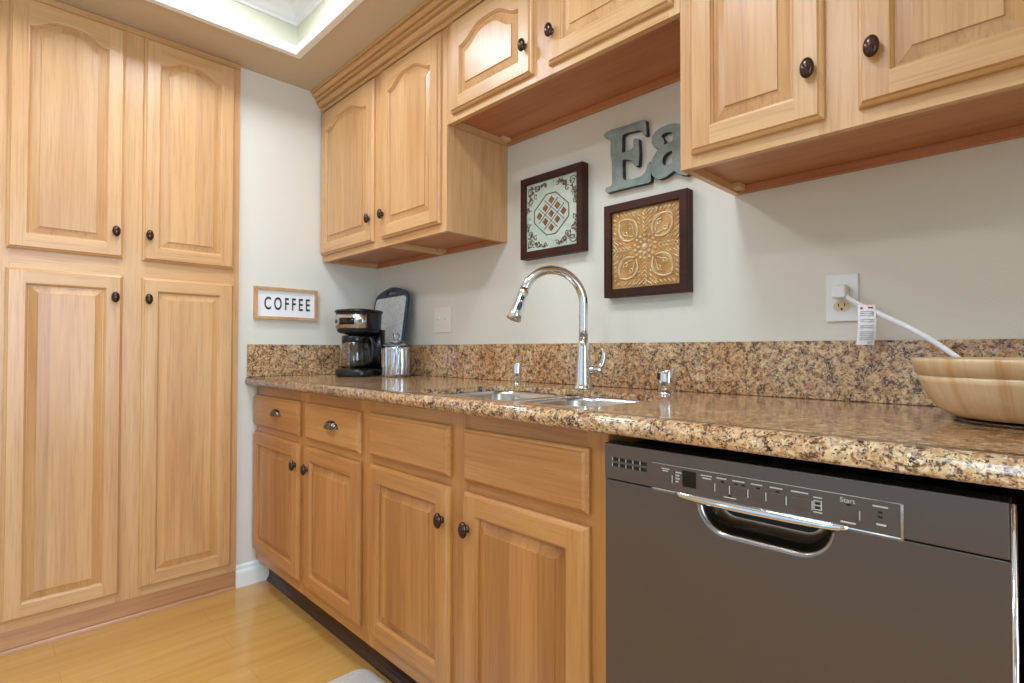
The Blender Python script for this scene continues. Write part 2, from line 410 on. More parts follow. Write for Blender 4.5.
tray_trim('trim_2', [(0.004, 2.392), (0.012, 2.392), (0.014, 2.402), (0.022, 2.408), (0.030, 2.425), (0.050, 2.446), (0.066, 2.454), (0.070, 2.466), (0.084, 2.474), (0.092, 2.488), (0.092, 2.5), (0.004, 2.5)], WHITE)
tray_trim('trim_3', [(0.20, 2.5), (0.20, 2.492), (0.215, 2.486), (0.235, 2.486), (0.25, 2.492), (0.25, 2.5)], WHITE)
# baseboard on the left wall (only between the pantry and the base cabinets)
bm = B()
prof = [(0, 0), (0.014, 0), (0.014, 0.062), (0.012, 0.070), (0.009, 0.074), (0.008, 0.088), (0.004, 0.094), (0, 0.096)]
loft(bm, [[(x, -0.689, z) for x, z in prof], [(x, -0.548, z) for x, z in prof]], smooth=False)
struct('baseboard_left', bm, WHITE)
# cove base under the cabinets
bm = B()
prof = [(-0.535, 0), (-0.560, 0), (-0.558, 0.006), (-0.550, 0.016), (-0.546, 0.03), (-0.545, 0.098), (-0.535, 0.098)]
loft(bm, [[(0.004, y, z) for y, z in prof], [(1.903, y, z) for y, z in prof]], smooth=False)
struct('baseboard_back', bm, VINYL)
# window frames
bm = B()
for y in (wy0, (wy0+wy1)/2-0.03, wy1-0.06): box(bm, RX+0.02, RX+0.08, y, y+0.06, wz0, wz1)
for z in (wz0, wz1-0.06): box(bm, RX+0.02, RX+0.08, wy0+0.06, wy1-0.06, z, z+0.06)
struct('window_1', bm, WHITE)
bm = B()
for x in (px0, (px0+px1)/2-0.04, px1-0.08): box(bm, x, x+0.08, RY-0.09, RY-0.03, 0, pz1)
for z in (0.0, pz1-0.08): box(bm, px0+0.08, px1-0.08, RY-0.09, RY-0.03, z, z+0.08)
struct('added_patio_door', bm, WHITE)  # unseen glazed door, added to go with the front fill light

# ------------------------------------------------------------------ cabinet doors
def knob(parent, x, z, y):
    bm = B()
    lathe(bm, [(0.0095, 0), (0.0085, 0.002), (0.0060, 0.004), (0.0058, 0.008)], 16, axis='y', c1=False)
    lathe(bm, [(0.004, 0.007), (0.0145, 0.0085), (0.0180, 0.0115), (0.0186, 0.0145), (0.0168, 0.0185), (0.0125, 0.0215), (0.006, 0.0232), (0.0005, 0.0236)], 24, axis='y', sx=0.70, sy=1.10)
    return obj('knob', bm, BRONZE, parent, (x, y, z))
def arch_h(s, H): return H*math.sin(PI/2*(0.5+0.5*math.cos(PI*s)))**1.0
def opening(x0, x1, z0, zs, H, inset, n=26):
    """inner outline: spring height zs, arch rise H; inset moves it inward"""
    a, b, c = x0+inset, x1-inset, z0+inset
    pts = [(a, c), (b, c)]
    if H == 0: return pts + [(b, zs-inset), (a, zs-inset)]
    for k in range(n+1):
        s = 1-2*k/n
        pts.append(((a+b)/2 + s*(b-a)/2, zs - inset + arch_h(s, H)))
    return pts
def door(parent, x, z, w, h, mats, H=0.0, knob_at=None, y=0.0, stile=0.050, toprail=0.0, t=0.019, name='door'):
    bm = B(); e = 0.009
    prof = [(0, 0), (0, -0.0085), (0.0030, -0.0118), (0.0065, -0.0138), (e, -t)]
    rs = [ring(bm, [(i, yy, i), (w-i, yy, i), (w-i, yy, h-i), (i, yy, h-i)]) for i, yy in prof]
    for a, b in zip(rs, rs[1:]):
        for k in range(4):
            f = bm.faces.new((a[k], a[(k+1) % 4], b[(k+1) % 4], b[k])); f.material_index = 1 if k in (0, 2) else 0
    cap(bm, rs[0], 0, True)
    x0, x1, z0 = stile, w-stile, stile
    zs = h - stile - H - toprail
    def face(pts, mi): f = bm.faces.new([bm.verts.new((p[0], -t, p[1])) for p in pts]); f.material_index = mi
    face([(e, e), (x0, e), (x0, h-e), (e, h-e)], 0); face([(x1, e), (w-e, e), (w-e, h-e), (x1, h-e)], 0)
    face([(x0, e), (x1, e), (x1, z0), (x0, z0)], 1)
    o0 = opening(x0, x1, z0, zs, H, 0)
    top = o0[2:]
    for p, q in zip(top, top[1:]):
        face([(p[0], p[1]), (p[0], h-e), (q[0], h-e), (q[0], q[1])], 1)
    steps = [(0, -t), (0.0020, -t+0.0006), (0.0026, -t+0.0034), (0.0060, -t+0.0062), (0.0078, -t+0.0105), (0.0102, -t+0.0105), (0.0330, -t+0.0042), (0.0334, -t+0.0012), (0.035, -t+0.0010)]
    prev = None
    for i, (ins, yy) in enumerate(steps):
        r = ring(bm, [(p[0], yy, p[1]) for p in opening(x0, x1, z0, zs, H, ins)])
        if prev:
            n = len(r)
            for k in range(n):
                f = bm.faces.new((prev[k], prev[(k+1) % n], r[(k+1) % n], r[k]))
                f.material_index = 2 if i > 4 else (1 if (k == 0 or 2 <= k < n-1) else 0)
        prev = r
    cap(bm, prev, 2)
    d = obj(name, bm, mats, parent, (x, y, z))
    if knob_at: knob(d, knob_at[0], knob_at[1], -t)
    return d
def slab(parent, x, z, w, h, mats, y=0.0, t=0.019, name='drawer'):
    bm = B()
    prof = [(0, 0), (0, -0.0085), (0.0030, -0.0118), (0.0065, -0.0138), (0.010, -t+0.0005), (0.0125, -t)]
    rs = [ring(bm, [(i, yy, i), (w-i, yy, i), (w-i, yy, h-i), (i, yy, h-i)]) for i, yy in prof]
    for a, b in zip(rs, rs[1:]): bridge(bm, a, b, 1)
    cap(bm, rs[0], 1, True); cap(bm, rs[-1], 1)
    return obj(name, bm, mats, parent, (x, y, z))
def cup_pull(parent, x, z, y):
    bm = B(); a, d, hh = 0.040, 0.024, 0.026; nu, nv = 18, 8
    def surf(k):
        rows = []
        for j in range(nv+1):
            v = PI/2*j/nv; rows.append([bm.verts.new((-(a-k)*math.cos(PI*i/nu)*math.cos(v)**0.8 if j < nv else 0.0, -(d-k)*math.sin(PI*i/nu)*math.cos(v), (hh-k)*math.sin(v))) for i in range(nu+1)])
        for p, q in zip(rows, rows[1:]):
            for i in range(nu):
                try: f = bm.faces.new((p[i], p[i+1], q[i+1], q[i])); f.smooth = True
                except ValueError: pass
        return rows[0]
    o = surf(0); i_ = surf(0.002)
    for k in range(nu): bm.faces.new((o[k], i_[k], i_[k+1], o[k+1]))
    box(bm, -0.046, 0.046, -0.0015, 0, 0.0, 0.006); box(bm, -0.040, 0.040, -0.0015, 0, 0.006, 0.016)
    return obj('cup_pull', bm, PEWTER, parent, (x, y, z))
def face_frame(parent, x0, x1, z0, z1, y0, y1, stiles, rails, mats):
    """stiles: list of (xa, xb) full height; rails: (za, zb) fill between neighbouring stiles"""
    bm = B()
    for a, b in stiles: box(bm, a, b, y0, y1, z0, z1, 0)
    for (a0, a1), (b0, b1) in zip(stiles, stiles[1:]):
        for r in rails:
            if len(r) == 2 or r[2] == (a1, b0): box(bm, a1, b0, y0, y1, r[0], r[1], 1)
    return obj('face_frame', bm, mats, parent)

# ------------------------------------------------------------------ pantry (faces +x; local x runs along world +y)
PY0 = -1.480
pan = thing('pantry_cabinet', 'tall built-in honey oak pantry with four doors filling the left wall from floor to ceiling', 'cabinet', (0, PY0, 0), (0, 0, PI/2))
PW = -0.690 - PY0
F = 0.020
bm = B()
dL = (-1.430-PY0, -1.104-PY0); dR = (-1.043-PY0, -0.714-PY0)
st = [(0, dL[0]+0.012), (dL[1]-0.012, dR[0]+0.012), (dR[1]-0.012, PW)]
for a, b in st: box(bm, a, b, -F, 0, 0.080, 2.279, 0)
for (a0, a1), (b0, b1) in zip(st, st[1:]):
    for z0, z1 in ((0.080, 0.128), (1.302, 1.392), (2.238, 2.279)): box(bm, a1, b0, -F, 0, z0, z1, 1)
obj('face_frame', bm, SETU, pan)
bm = B(); box(bm, 0, PW, -F-0.004, -F, 2.257, 2.279, 1); obj('scribe_strip', bm, SETU, pan)
bm = B(); box(bm, 0, PW-0.002, -F+0.003, 0, 0.018, 0.080, 0); obj('base_board', bm, SHOE, pan)
bm = B(); pr = [(0, 0), (-0.022, 0), (-0.0215, 0.007), (-0.019, 0.012), (-0.015, 0.0155), (-0.010, 0.0172), (0, 0.0175)]
loft(bm, [[(0, y, z) for y, z in pr], [(PW, y, z) for y, z in pr]], smooth=False); obj('shoe_strip', bm, SHOE, pan)
for (a, b), side in ((dL, 1), (dR, 0)):
    w = b-a
    kx = w-0.025 if side else 0.020
    door(pan, a, 1.380, w, 2.254-1.380, SETU, 0.040, (kx, 0.098), -F, toprail=0.004)
    door(pan, a, 0.114, w, 1.314-0.114, SETU, 0.0, (kx, 1.230-0.114), -F)

# ------------------------------------------------------------------ wall cabinets
YU = -0.302
def wall_cab(label, x0, x1, zb, ztop, doors, knobs, partitions=()):
    c = thing('wall_cabinet', label, 'cabinet', (x0, 0, zb))
    w = x1-x0; h = ztop-zb
    bm = B(); box(bm, 0.0, 0.016, YU+0.018, -0.001, 0, h); obj('side_panel', bm, [WV], c)
    bm = B(); box(bm, w-0.016, w, YU+0.018, -0.001, 0, h); obj('side_panel', bm, [WV], c)
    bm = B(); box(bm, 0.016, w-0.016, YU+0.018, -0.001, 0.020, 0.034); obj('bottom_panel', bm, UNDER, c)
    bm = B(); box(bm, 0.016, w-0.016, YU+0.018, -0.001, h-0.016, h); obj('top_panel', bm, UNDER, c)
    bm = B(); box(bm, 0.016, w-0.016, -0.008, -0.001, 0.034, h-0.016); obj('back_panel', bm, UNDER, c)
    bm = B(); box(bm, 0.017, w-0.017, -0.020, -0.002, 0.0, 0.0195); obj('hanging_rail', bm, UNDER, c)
    for p in partitions:
        bm = B(); box(bm, p-x0-0.016, p-x0+0.016, YU+0.018, -0.0205, 0.0, 0.0195); obj('partition_edge', bm, RAW, c)
    for p in (0.017,) + tuple(q-x0+0.0165 for q in partitions):   # glue blocks in the rear corners
        bm = B(); box(bm, p, p+0.020, -0.060, -0.0205, 0.006, 0.0195); obj('corner_block', bm, RAW, c)
    st = [(0, doors[0][0]-x0+0.012)]
    for (a, b), (c0, d0) in zip(doors, doors[1:]): st.append((b-x0-0.012, c0-x0+0.012))
    st.append((doors[-1][1]-x0-0.012, w))
    dz0, dz1 = doors_z[label]
    bm = B()
    for a, b in st: box(bm, a, b, YU, YU+0.018, 0, h, 0)
    for (a0, a1), (b0, b1) in zip(st, st[1:]):
        box(bm, a1, b0, YU, YU+0.018, 0, dz0-zb+0.012, 1); box(bm, a1, b0, YU, YU+0.018, dz1-zb-0.012, h, 1)
    obj('face_frame', bm, SETU, c)
    for (a, b), (kx, kz) in zip(doors, knobs):
        door(c, a-x0, dz0-zb, b-a, dz1-dz0, SETU, 0.046, (kx-a, kz-dz0), YU, toprail=0.006)
    return c
LA = 'honey oak wall cabinet in the corner above the coffee maker with two tall arched doors'
LBc = 'short honey oak wall cabinet above the sink with two small arched doors'
LC = 'honey oak wall cabinet above the dishwasher nearest the camera with two arched doors'
doors_z = {LA: (1.490, 2.186), LBc: (1.864, 2.186), LC: (1.488, 2.186)}
wall_cab(LA, 0.003, 0.991, 1.460, 2.279, [(0.010, 0.498), (0.567, 0.962)], [(0.479, 1.588), (0.587, 1.588)], (0.585,))
wall_cab(LBc, 0.992, 1.896, 1.840, 2.279, [(1.027, 1.421), (1.486, 1.880)], [(1.397, 1.952), (1.505, 1.952)])
wall_cab(LC, 1.897, 2.585, 1.460, 2.279, [(1.927, 2.205), (2.263, 2.550)], [(2.182, 1.587), (2.289, 1.587)])
# crown moulding: profile in (y, z), returned against the left wall
bm = B()
pr = [(0, 2.192), (-0.012, 2.192), (-0.014, 2.195), (-0.014, 2.206), (-0.008, 2.208), (-0.008, 2.211), (-0.024, 2.213), (-0.031, 2.220), (-0.034, 2.228), (-0.026, 2.230), (-0.026, 2.2335), (-0.041, 2.2355), (-0.0425, 2.246), (-0.034, 2.248), (-0.034, 2.251), (-0.048, 2.253), (-0.054, 2.258), (-0.0575, 2.266), (-0.051, 2.268), (-0.051, 2.2705), (-0.0635, 2.272), (-0.0640, 2.2795), (0, 2.2795)]
loft(bm, [[(0.001, YU-0.0005+y, z) for y, z in pr], [(2.60, YU-0.0005+y, z) for y, z in pr]], smooth=False)
tag(obj('crown_moulding', bm, [WH]), 'stepped honey oak crown moulding running along the tops of the wall cabinets under the ceiling', 'moulding')

# ------------------------------------------------------------------ base cabinets
YB = -0.606
def base_cab(name, label, x0, x1, stiles):
    c = thing(name, label, 'cabinet', (x0, 0, 0)); w = x1-x0
    bm = B(); box(bm, 0.0, 0.016, YB+0.020, -0.004, 0.100, 0.872); obj('side_panel', bm, [BV], c)
    bm = B(); box(bm, w-0.016, w, YB+0.020, -0.004, 0.100, 0.872); obj('side_panel', bm, [BV], c)
    bm = B(); box(bm, 0.016, w-0.016, YB+0.020, -0.004, 0.108, 0.124); obj('bottom_panel', bm, UNDER, c)
    bm = B(); box(bm, 0.016, w-0.016, -0.012, -0.004, 0.124, 0.872); obj('back_panel', bm, UNDER, c)
    bm = B(); box(bm, 0.0, w, -0.533, -0.517, 0.0, 0.100); obj('plinth', bm, UNDER, c)
    bm = B()
    for a, b in stiles: box(bm, a-x0, b-x0, YB, YB+0.020, 0.110, 0.873, 0)
    for (a0, a1), (b0, b1) in zip(stiles, stiles[1:]):
        for z0, z1 in ((0.110, 0.170), (0.668, 0.722), (0.824, 0.873)): box(bm, a1-x0, b0-x0, YB, YB+0.020, z0, z1, 1)
    obj('face_frame', bm, SETB, c)
    return c
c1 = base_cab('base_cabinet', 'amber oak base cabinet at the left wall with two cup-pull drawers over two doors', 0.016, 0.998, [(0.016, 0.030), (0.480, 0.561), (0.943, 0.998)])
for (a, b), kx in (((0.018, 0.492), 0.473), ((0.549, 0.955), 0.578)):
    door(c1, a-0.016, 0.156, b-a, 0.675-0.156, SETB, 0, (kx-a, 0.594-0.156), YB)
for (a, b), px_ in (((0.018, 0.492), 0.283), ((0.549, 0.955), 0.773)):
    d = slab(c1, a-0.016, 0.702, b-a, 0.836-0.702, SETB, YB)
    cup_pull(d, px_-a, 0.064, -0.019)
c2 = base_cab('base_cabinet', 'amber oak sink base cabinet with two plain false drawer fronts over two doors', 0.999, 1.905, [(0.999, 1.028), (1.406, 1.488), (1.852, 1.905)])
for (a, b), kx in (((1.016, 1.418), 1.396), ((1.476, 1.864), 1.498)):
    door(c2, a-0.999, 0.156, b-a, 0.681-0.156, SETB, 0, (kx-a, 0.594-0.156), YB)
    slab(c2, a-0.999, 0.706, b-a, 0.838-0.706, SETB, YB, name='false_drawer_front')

c3 = base_cab('base_cabinet', 'amber oak base cabinet between the dishwasher and the added end wall', 2.518, 2.955, [(2.518, 2.548), (2.925, 2.955)])
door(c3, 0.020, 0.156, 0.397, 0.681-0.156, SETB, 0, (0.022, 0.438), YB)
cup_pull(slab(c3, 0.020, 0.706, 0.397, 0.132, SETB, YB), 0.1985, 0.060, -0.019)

# ------------------------------------------------------------------ countertop
CT = 0.914; X1 = 2.95
hole = rrect(1.18, 1.835, -0.590, -0.205, [0.09, 0.10, 0.05, 0.05], 8)
top = thing('countertop', 'speckled brown granite countertop with rounded front edge running along the back wall', 'countertop', (0, 0, 0))
me = curve_mesh([[(0.002, -0.615), (X1, -0.615), (X1, -0.002), (0.002, -0.002)], hole], 0.008)
for v in me.vertices: v.co.z += CT-0.008
bm = B(); bm.from_mesh(me); bpy.data.meshes.remove(me)
# rounded, built-up front edge
pr = [(-0.615, 0.8765)]
for k in range(13):
    a = -PI/2 + PI*k/12
    pr.append((-0.637 - 0.0185*math.cos(a), 0.8955 + 0.0185*math.sin(a)))
pr += [(-0.615, CT)]
pr[1] = (-0.637, 0.8765)
rs = loft(bm, [[(0.002, y, z) for y, z in pr], [(X1, y, z) for y, z in pr]], smooth=True)
obj('slab', bm, GRAN, top)
bm = B(); box(bm, 0.024, X1, -0.022, -0.002, CT+0.0005, 1.0575, 0, 0.002); obj('backsplash', bm, GRAN, top)
bm = B(); box(bm, 0.002, 0.0235, -0.648, -0.002, CT+0.0005, 1.0575, 0, 0.002); obj('backsplash', bm, GRAN, top)

# sink
sk = thing('kitchen_sink', 'double bowl stainless steel undermount sink set into the granite countertop', 'sink', (1.5, -0.4, 0.69))
def basin(x0, x1, y0, y1, r):
    bm = B(); loops = []
    for ins, z in ((-0.018, 0.8975), (-0.004, 0.8975), (0.002, 0.8955), (0.006, 0.886), (0.010, 0.76), (0.018, 0.722), (0.035, 0.708), (0.09, 0.703)):
        loops.append([(x-1.5, y+0.4, z-0.69) for x, y in rrect(x0+ins, x1-ins, y0+ins, y1-ins, max(0.02, r-ins*0.5), 8)])
    loft(bm, loops, 0, True, False, True)
    bmesh.ops.recalc_face_normals(bm, faces=bm.faces[:])
    cx, cy = (x0+x1)/2-1.5, (y0+y1)/2+0.4
    o = obj('basin', bm, STEEL, sk)
    bm = B(); lathe(bm, [(0.045, 0.0135), (0.045, 0.0165), (0.032, 0.0165), (0.028, 0.0145)], 24, origin=(cx, cy, 0)); obj('drain', bm, CHROME, o)
basin(1.186, 1.472, -0.588, -0.207, 0.06)
basin(1.510, 1.828, -0.588, -0.207, 0.085)

# faucet
fa = thing('kitchen_faucet', 'tall chrome gooseneck pull-down faucet standing behind the sink', 'faucet', (1.487, -0.150, CT))
bm = B(); lathe(bm, [(0.030, 0.0005), (0.030, 0.004), (0.0275, 0.007), (0.0265, 0.02), (0.0235, 0.06), (0.0210, 0.10), (0.0185, 0.130), (0.0165, 0.142), (0.0139, 0.150)], 28); obj('base', bm, CHROME, fa)
dx, dy = -0.088, -0.192; L = math.hypot(dx, dy); ux, uy = dx/L, dy/L
R = L/2-0.004
pts = [(0, 0, 0.134), (0, 0, 0.19), (0, 0, 0.232)]
zc = 0.262
for k in range(0, 25):
    a = PI - k/24*PI*0.90; pts.append(((R+R*math.cos(a))*ux, (R+R*math.cos(a))*uy, zc + R*math.sin(a)))
bm = B(); tube(bm, pts, 0.0137, 18); obj('spout', bm, CHROME, fa)
e = Vector(pts[-1]); d = (e-Vector(pts[-2])).normalized(); dd = (d + Vector((ux*0.1, uy*0.1, -0.25))).normalized()
hp = [e - d*0.012, e + d*0.004, e + dd*0.022, e + dd*0.045, e + dd*0.072, e + dd*0.090]
bm = B(); tube(bm, hp, [0.0137, 0.0160, 0.0165, 0.0178, 0.0205, 0.0220], 20); hd = obj('spray_head', bm, CHROME, fa)
bm = B()
side = Vector((0.80, -0.55, 0.0)); side = (side - dd*side.dot(dd)).normalized()
rot = Matrix((side.cross(dd), side, dd)).transposed()
sphere(bm, hp[2]+side*0.0155, 0.006, 0.004, 0.008, rot=rot); sphere(bm, hp[3]+dd*0.004+side*0.0172, 0.0075, 0.004, 0.015, rot=rot)
obj('spray_button', bm, NAVY, hd)
bm = B()
hx, hy = 0.80, 0.60
tube(bm, [(0, 0, 0.058), (hx*0.030, hy*0.030, 0.0585), (hx*0.050, hy*0.050, 0.059), (hx*0.056, hy*0.056, 0.0595)], [0.0150, 0.0145, 0.0145, 0.0115], 18)
lv = bez([(hx*0.046, hy*0.046, 0.062), (hx*0.056, hy*0.056, 0.076), (hx*0.062, hy*0.062, 0.094), (hx*0.062, hy*0.062, 0.112), (hx*0.056, hy*0.056, 0.124)], 5)
tube(bm, lv, [0.0100-0.006*i/(len(lv)-1) for i in range(len(lv))], 12)
obj('lever_handle', bm, CHROME, fa)

def deck_cap(name, label, cat, x, y, r, h, vent):
    t_ = thing(name, label, cat, (x, y, CT))
    bm = B(); lathe(bm, [(r*1.05, 0.0005), (r*1.05, 0.002), (r*1.0, 0.003), (r*1.0, 0.006)], 28); obj('base', bm, CHROME, t_)
    bm = B(); rs = lathe(bm, [(r, 0.006), (r, h*0.55), (r, h-0.003), (r*0.93, h), (r*0.5, h+0.0004)], 28)
    for v_ in bm.verts:
        if v_.co.z > h*0.6: v_.co.z += v_.co.x*0.22 + v_.co.y*0.10
    cp = obj('cap', bm, CHROME, t_)
    if vent:
        bm = B()
        for k in (-1, 1):
            a = PI*1.22; c_, s_ = math.cos(a), math.sin(a)
            box(bm, -0.002, 0.002, -0.0035, 0.0035, h*0.62, h*0.88)
            for v in bm.verts[-8:]:
                p = v.co + Vector((0, 0.006*k, 0)); v.co = Vector((c_*(p.x+r) - s_*p.y, s_*(p.x+r) + c_*p.y, p.z))
        obj('vent_slot', bm, BLACKM, cp)
deck_cap('soap_dispenser', 'small chrome cap on the granite to the left of the faucet', 'dispenser', 1.197, -0.150, 0.0150, 0.074, False)
deck_cap('air_gap', 'chrome air gap cylinder on the granite to the right of the faucet', 'air gap', 1.772, -0.150, 0.0225, 0.066, True)

# ------------------------------------------------------------------ dishwasher
DX0, DX1, DY = 1.909, 2.487, -0.625
dw = thing('dishwasher', 'slate grey front-control dishwasher under the granite countertop', 'dishwasher', (DX0, 0, 0))
DWW = DX1-DX0
bm = B(); box(bm, 0.004, DWW-0.004, -0.585, -0.03, 0.09, 0.846); obj('tub', bm, BLACKM, dw)
bm = B(); box(bm, 0.004, DWW-0.004, -0.56, -0.545, 0.004, 0.105); obj('toe_panel', bm, BLACKM, dw)
# door skin with the pull pocket cut through
pk0, pk1, pkb, pkt = 0.196, 0.384, 0.741, 0.7845
pocket = rrect(pk0-0.009, pk1+0.009, pkb-0.009, pkt+0.0, [0.050, 0.002, 0.002, 0.050], 8)
me = curve_mesh([[(0.003, 0.112), (DWW-0.005, 0.112), (DWW-0.005, 0.7865), (0.003, 0.7865)], pocket], 0.0125, 0.0015, 2)
stand_up(me, DY+0.015)
link('door_panel', me, SLATE, dw)
bm = B(); loops = []
for ins, y in ((-0.0095, DY+0.0016), (-0.0075, DY+0.0018), (-0.0045, DY+0.0034), (-0.0018, DY+0.0068), (0.0, DY+0.012), (0.002, DY+0.024), (0.008, DY+0.036), (0.02, DY+0.041)):
    loops.append([(x, y, z) for x, z in rrect(pk0+ins, pk1-ins, pkb+ins, pkt+0.0005, [max(0.012, 0.042-ins), 0.002, 0.002, max(0.012, 0.042-ins)], 8)])
loft(bm, loops, 0, True, False, True); obj('handle_pocket', bm, STEELD, dw)
# control console
bm = B(); box(bm, 0.001, DWW-0.005, DY, DY+0.04, 0.790, 0.857, 0, 0.002); con = obj('control_console', bm, SLATE, dw)
bm = B()
for r_ in range(2):
    for k in range(5): box(bm, 0.0205+k*0.0150, 0.0325+k*0.0150, DY-0.0006, DY+0.001, 0.8150+r_*0.0105, 0.8215+r_*0.0105, 0)
obj('vent_slots', bm, BLACKM, con)
bm = B()
for r_ in range(2):
    for k in range(5): box(bm, 0.0185+k*0.0150, 0.0203+k*0.0150, DY-0.0010, DY+0.001, 0.8150+r_*0.0105, 0.8215+r_*0.0105, 0)
obj('vent_fins', bm, CHROME, con)
tp0, tp1 = 0.105, 0.469
bm = B(); box(bm, tp0, tp1, DY-0.0022, DY+0.001, 0.7915, 0.8345, 0, 0.0008); tpn = obj('touch_panel', bm, SLATEP, dw)
# bevelled chrome strip and pull lip along the bottom of the touch panel
bm = B()
pr = [(DY+0.004, 0.7905), (DY-0.0022, 0.7912), (DY-0.0026, 0.7895), (DY+0.003, 0.7835)]
loft(bm, [[(tp0, y, z) for y, z in pr], [(tp1, y, z) for y, z in pr]], smooth=False); obj('bevel_strip', bm, CHROME, dw)
bm = B(); loops = []
for k in range(25):
    s = -1+2*k/24; x = 0.279 + s*0.130; q = (1-s*s)
    yo = DY-0.0032-0.006*q**0.7
    g = q**0.45
    loops.append([(x, DY+0.002, 0.7925), (x, DY-0.0024-0.0014*g, 0.7925+0.0005*g), (x, DY-0.0026-0.0042*g, 0.7905-0.0015*g), (x, DY-0.0026-0.0062*g, 0.7880-0.0058*g), (x, DY-0.0022-0.0045*g, 0.7870-0.0074*g), (x, DY+0.004, 0.7865-0.0035*g)])
loft(bm, loops, 0, True); obj('pull_lip', bm, CHROME, dw)
bm = B(); box(bm, tp1-0.0002, tp1+0.0030, DY-0.0030, DY+0.001, 0.7880, 0.8350); box(bm, tp0, tp1, DY-0.0026, DY+0.001, 0.8345, 0.8355); obj('touch_panel_edge', bm, CHROME, dw)
bm = B()
for z0_, z1_ in ((0.112, 0.8565),): tube(bm, [(DWW-0.0018, DY+0.0030, z0_), (DWW-0.0018, DY+0.0030, z1_)], 0.0034, 12)
obj('edge_trim', bm, CHROME, dw)
bm = B(); box(bm, 0.1635, 0.1875, DY-0.0030, DY-0.0020, 0.8030, 0.8300); obj('display', bm, DISPLAY, tpn)
BT = [(0.125, 0.142), (0.197, 0.218), (0.224, 0.242), (0.250, 0.271), (0.279, 0.298), (0.307, 0.327), (0.337, 0.362), (0.398, 0.421)]
for a, b in BT:
    zz = 0.0 if a < 0.39 else -0.002
    bm = B(); box(bm, a, b, DY-0.0030, DY-0.0020, 0.8050+zz, 0.8190+zz, 0, 0.0004); obj('button', bm, SLATE, tpn)
# illegible captions as short printed strokes, tick marks beside the keys
def stroke(x0, x1, z, h=0.0016):
    b_ = B(); box(b_, x0, x1, DY-0.0028, DY-0.0020, z, z+h); obj('caption', b_, PRINT, tpn)
for a, b in BT:
    if a < 0.39:
        stroke(a-0.001, b-0.003, 0.8265, 0.0018)
        stroke(b+0.0016, b+0.0028, 0.8050, 0.0130)
stroke(0.4225, 0.4235, 0.8040, 0.0120)
stroke(0.126, 0.136, 0.8230, 0.0018); stroke(0.199, 0.214, 0.8222, 0.0018)
for k in range(4): stroke(0.1505, 0.1505+(0.011, 0.007, 0.008, 0.005)[k], 0.8235-k*0.0052, 0.0022)
stroke(0.366, 0.377, 0.8235); stroke(0.366, 0.377, 0.8025)
stroke(0.366, 0.3672, 0.8065, 0.0135); stroke(0.3755, 0.3767, 0.8065, 0.0135); stroke(0.3672, 0.3755, 0.8125, 0.0012); stroke(0.3672, 0.3755, 0.8190, 0.0012); stroke(0.3672, 0.3755, 0.8065, 0.0012)
stroke(0.400, 0.418, 0.7965, 0.0022); stroke(0.438, 0.455, 0.8260, 0.0020); stroke(0.442, 0.453, 0.8020, 0.0024)
stroke(0.235, 0.255, 0.7985, 0.0014); stroke(0.170, 0.183, 0.8048, 0.0014)
def dot(x0, x1, z0, z1):
    b_ = B(); box(b_, x0, x1, DY-0.0029, DY-0.0020, z0, z1); obj('indicator_light', b_, BLACKM, tpn)
for k in range(4): dot(0.1475, 0.1493, 0.8235-k*0.0052, 0.8257-k*0.0052)
for x, z in ((0.233, 0.8212), (0.255, 0.8212), (0.266, 0.8212), (0.289, 0.8212), (0.317, 0.8212), (0.410, 0.8208), (0.371, 0.8145), (0.371, 0.8085), (0.4465, 0.8185), (0.4465, 0.8120), (0.245, 0.8010)):
    dot(x-0.0026, x+0.0026, z, z+0.0024)
me = stand_up(text_mesh('Start', 0.0095, 0.0004), DY-0.0024, 0.4085, 0.8275); link('start_lettering', me, PRINT, tpn)

# ------------------------------------------------------------------ things on the wall
def frame_panel(label, x0, x1, z0, z1, panel_fn):
    w, h = x1-x0, z1-z0
    t_ = thing('wall_art', label, 'wall art', (x0, 0, z0))
    fwid, dep = 0.026, 0.036
    bm = B(); loops = []
    def rc(i, y): return [(i, y, i), (w-i, y, i), (w-i, y, h-i), (i, y, h-i)]
    for i, y in ((0, -0.001), (0, -dep+0.002), (0.002, -dep), (fwid-0.002, -dep), (fwid, -dep+0.002), (fwid, -0.001)): loops.append(rc(i, y))
    rs = [ring(bm, l) for l in loops]
    for a, b in zip(rs, rs[1:]+rs[:1]): bridge(bm, a, b)
    obj('frame', bm, WALNUT, t_)
    panel_fn(t_, w, h, fwid)
    return t_
def spiral(cx, cz, r, turns, a0, sgn, y, n=22):
    return [(cx + r*(1-0.8*k/n)*math.cos(a0+sgn*turns*2*PI*k/n), y, cz + r*(1-0.8*k/n)*math.sin(a0+sgn*turns*2*PI*k/n)) for k in range(n+1)]
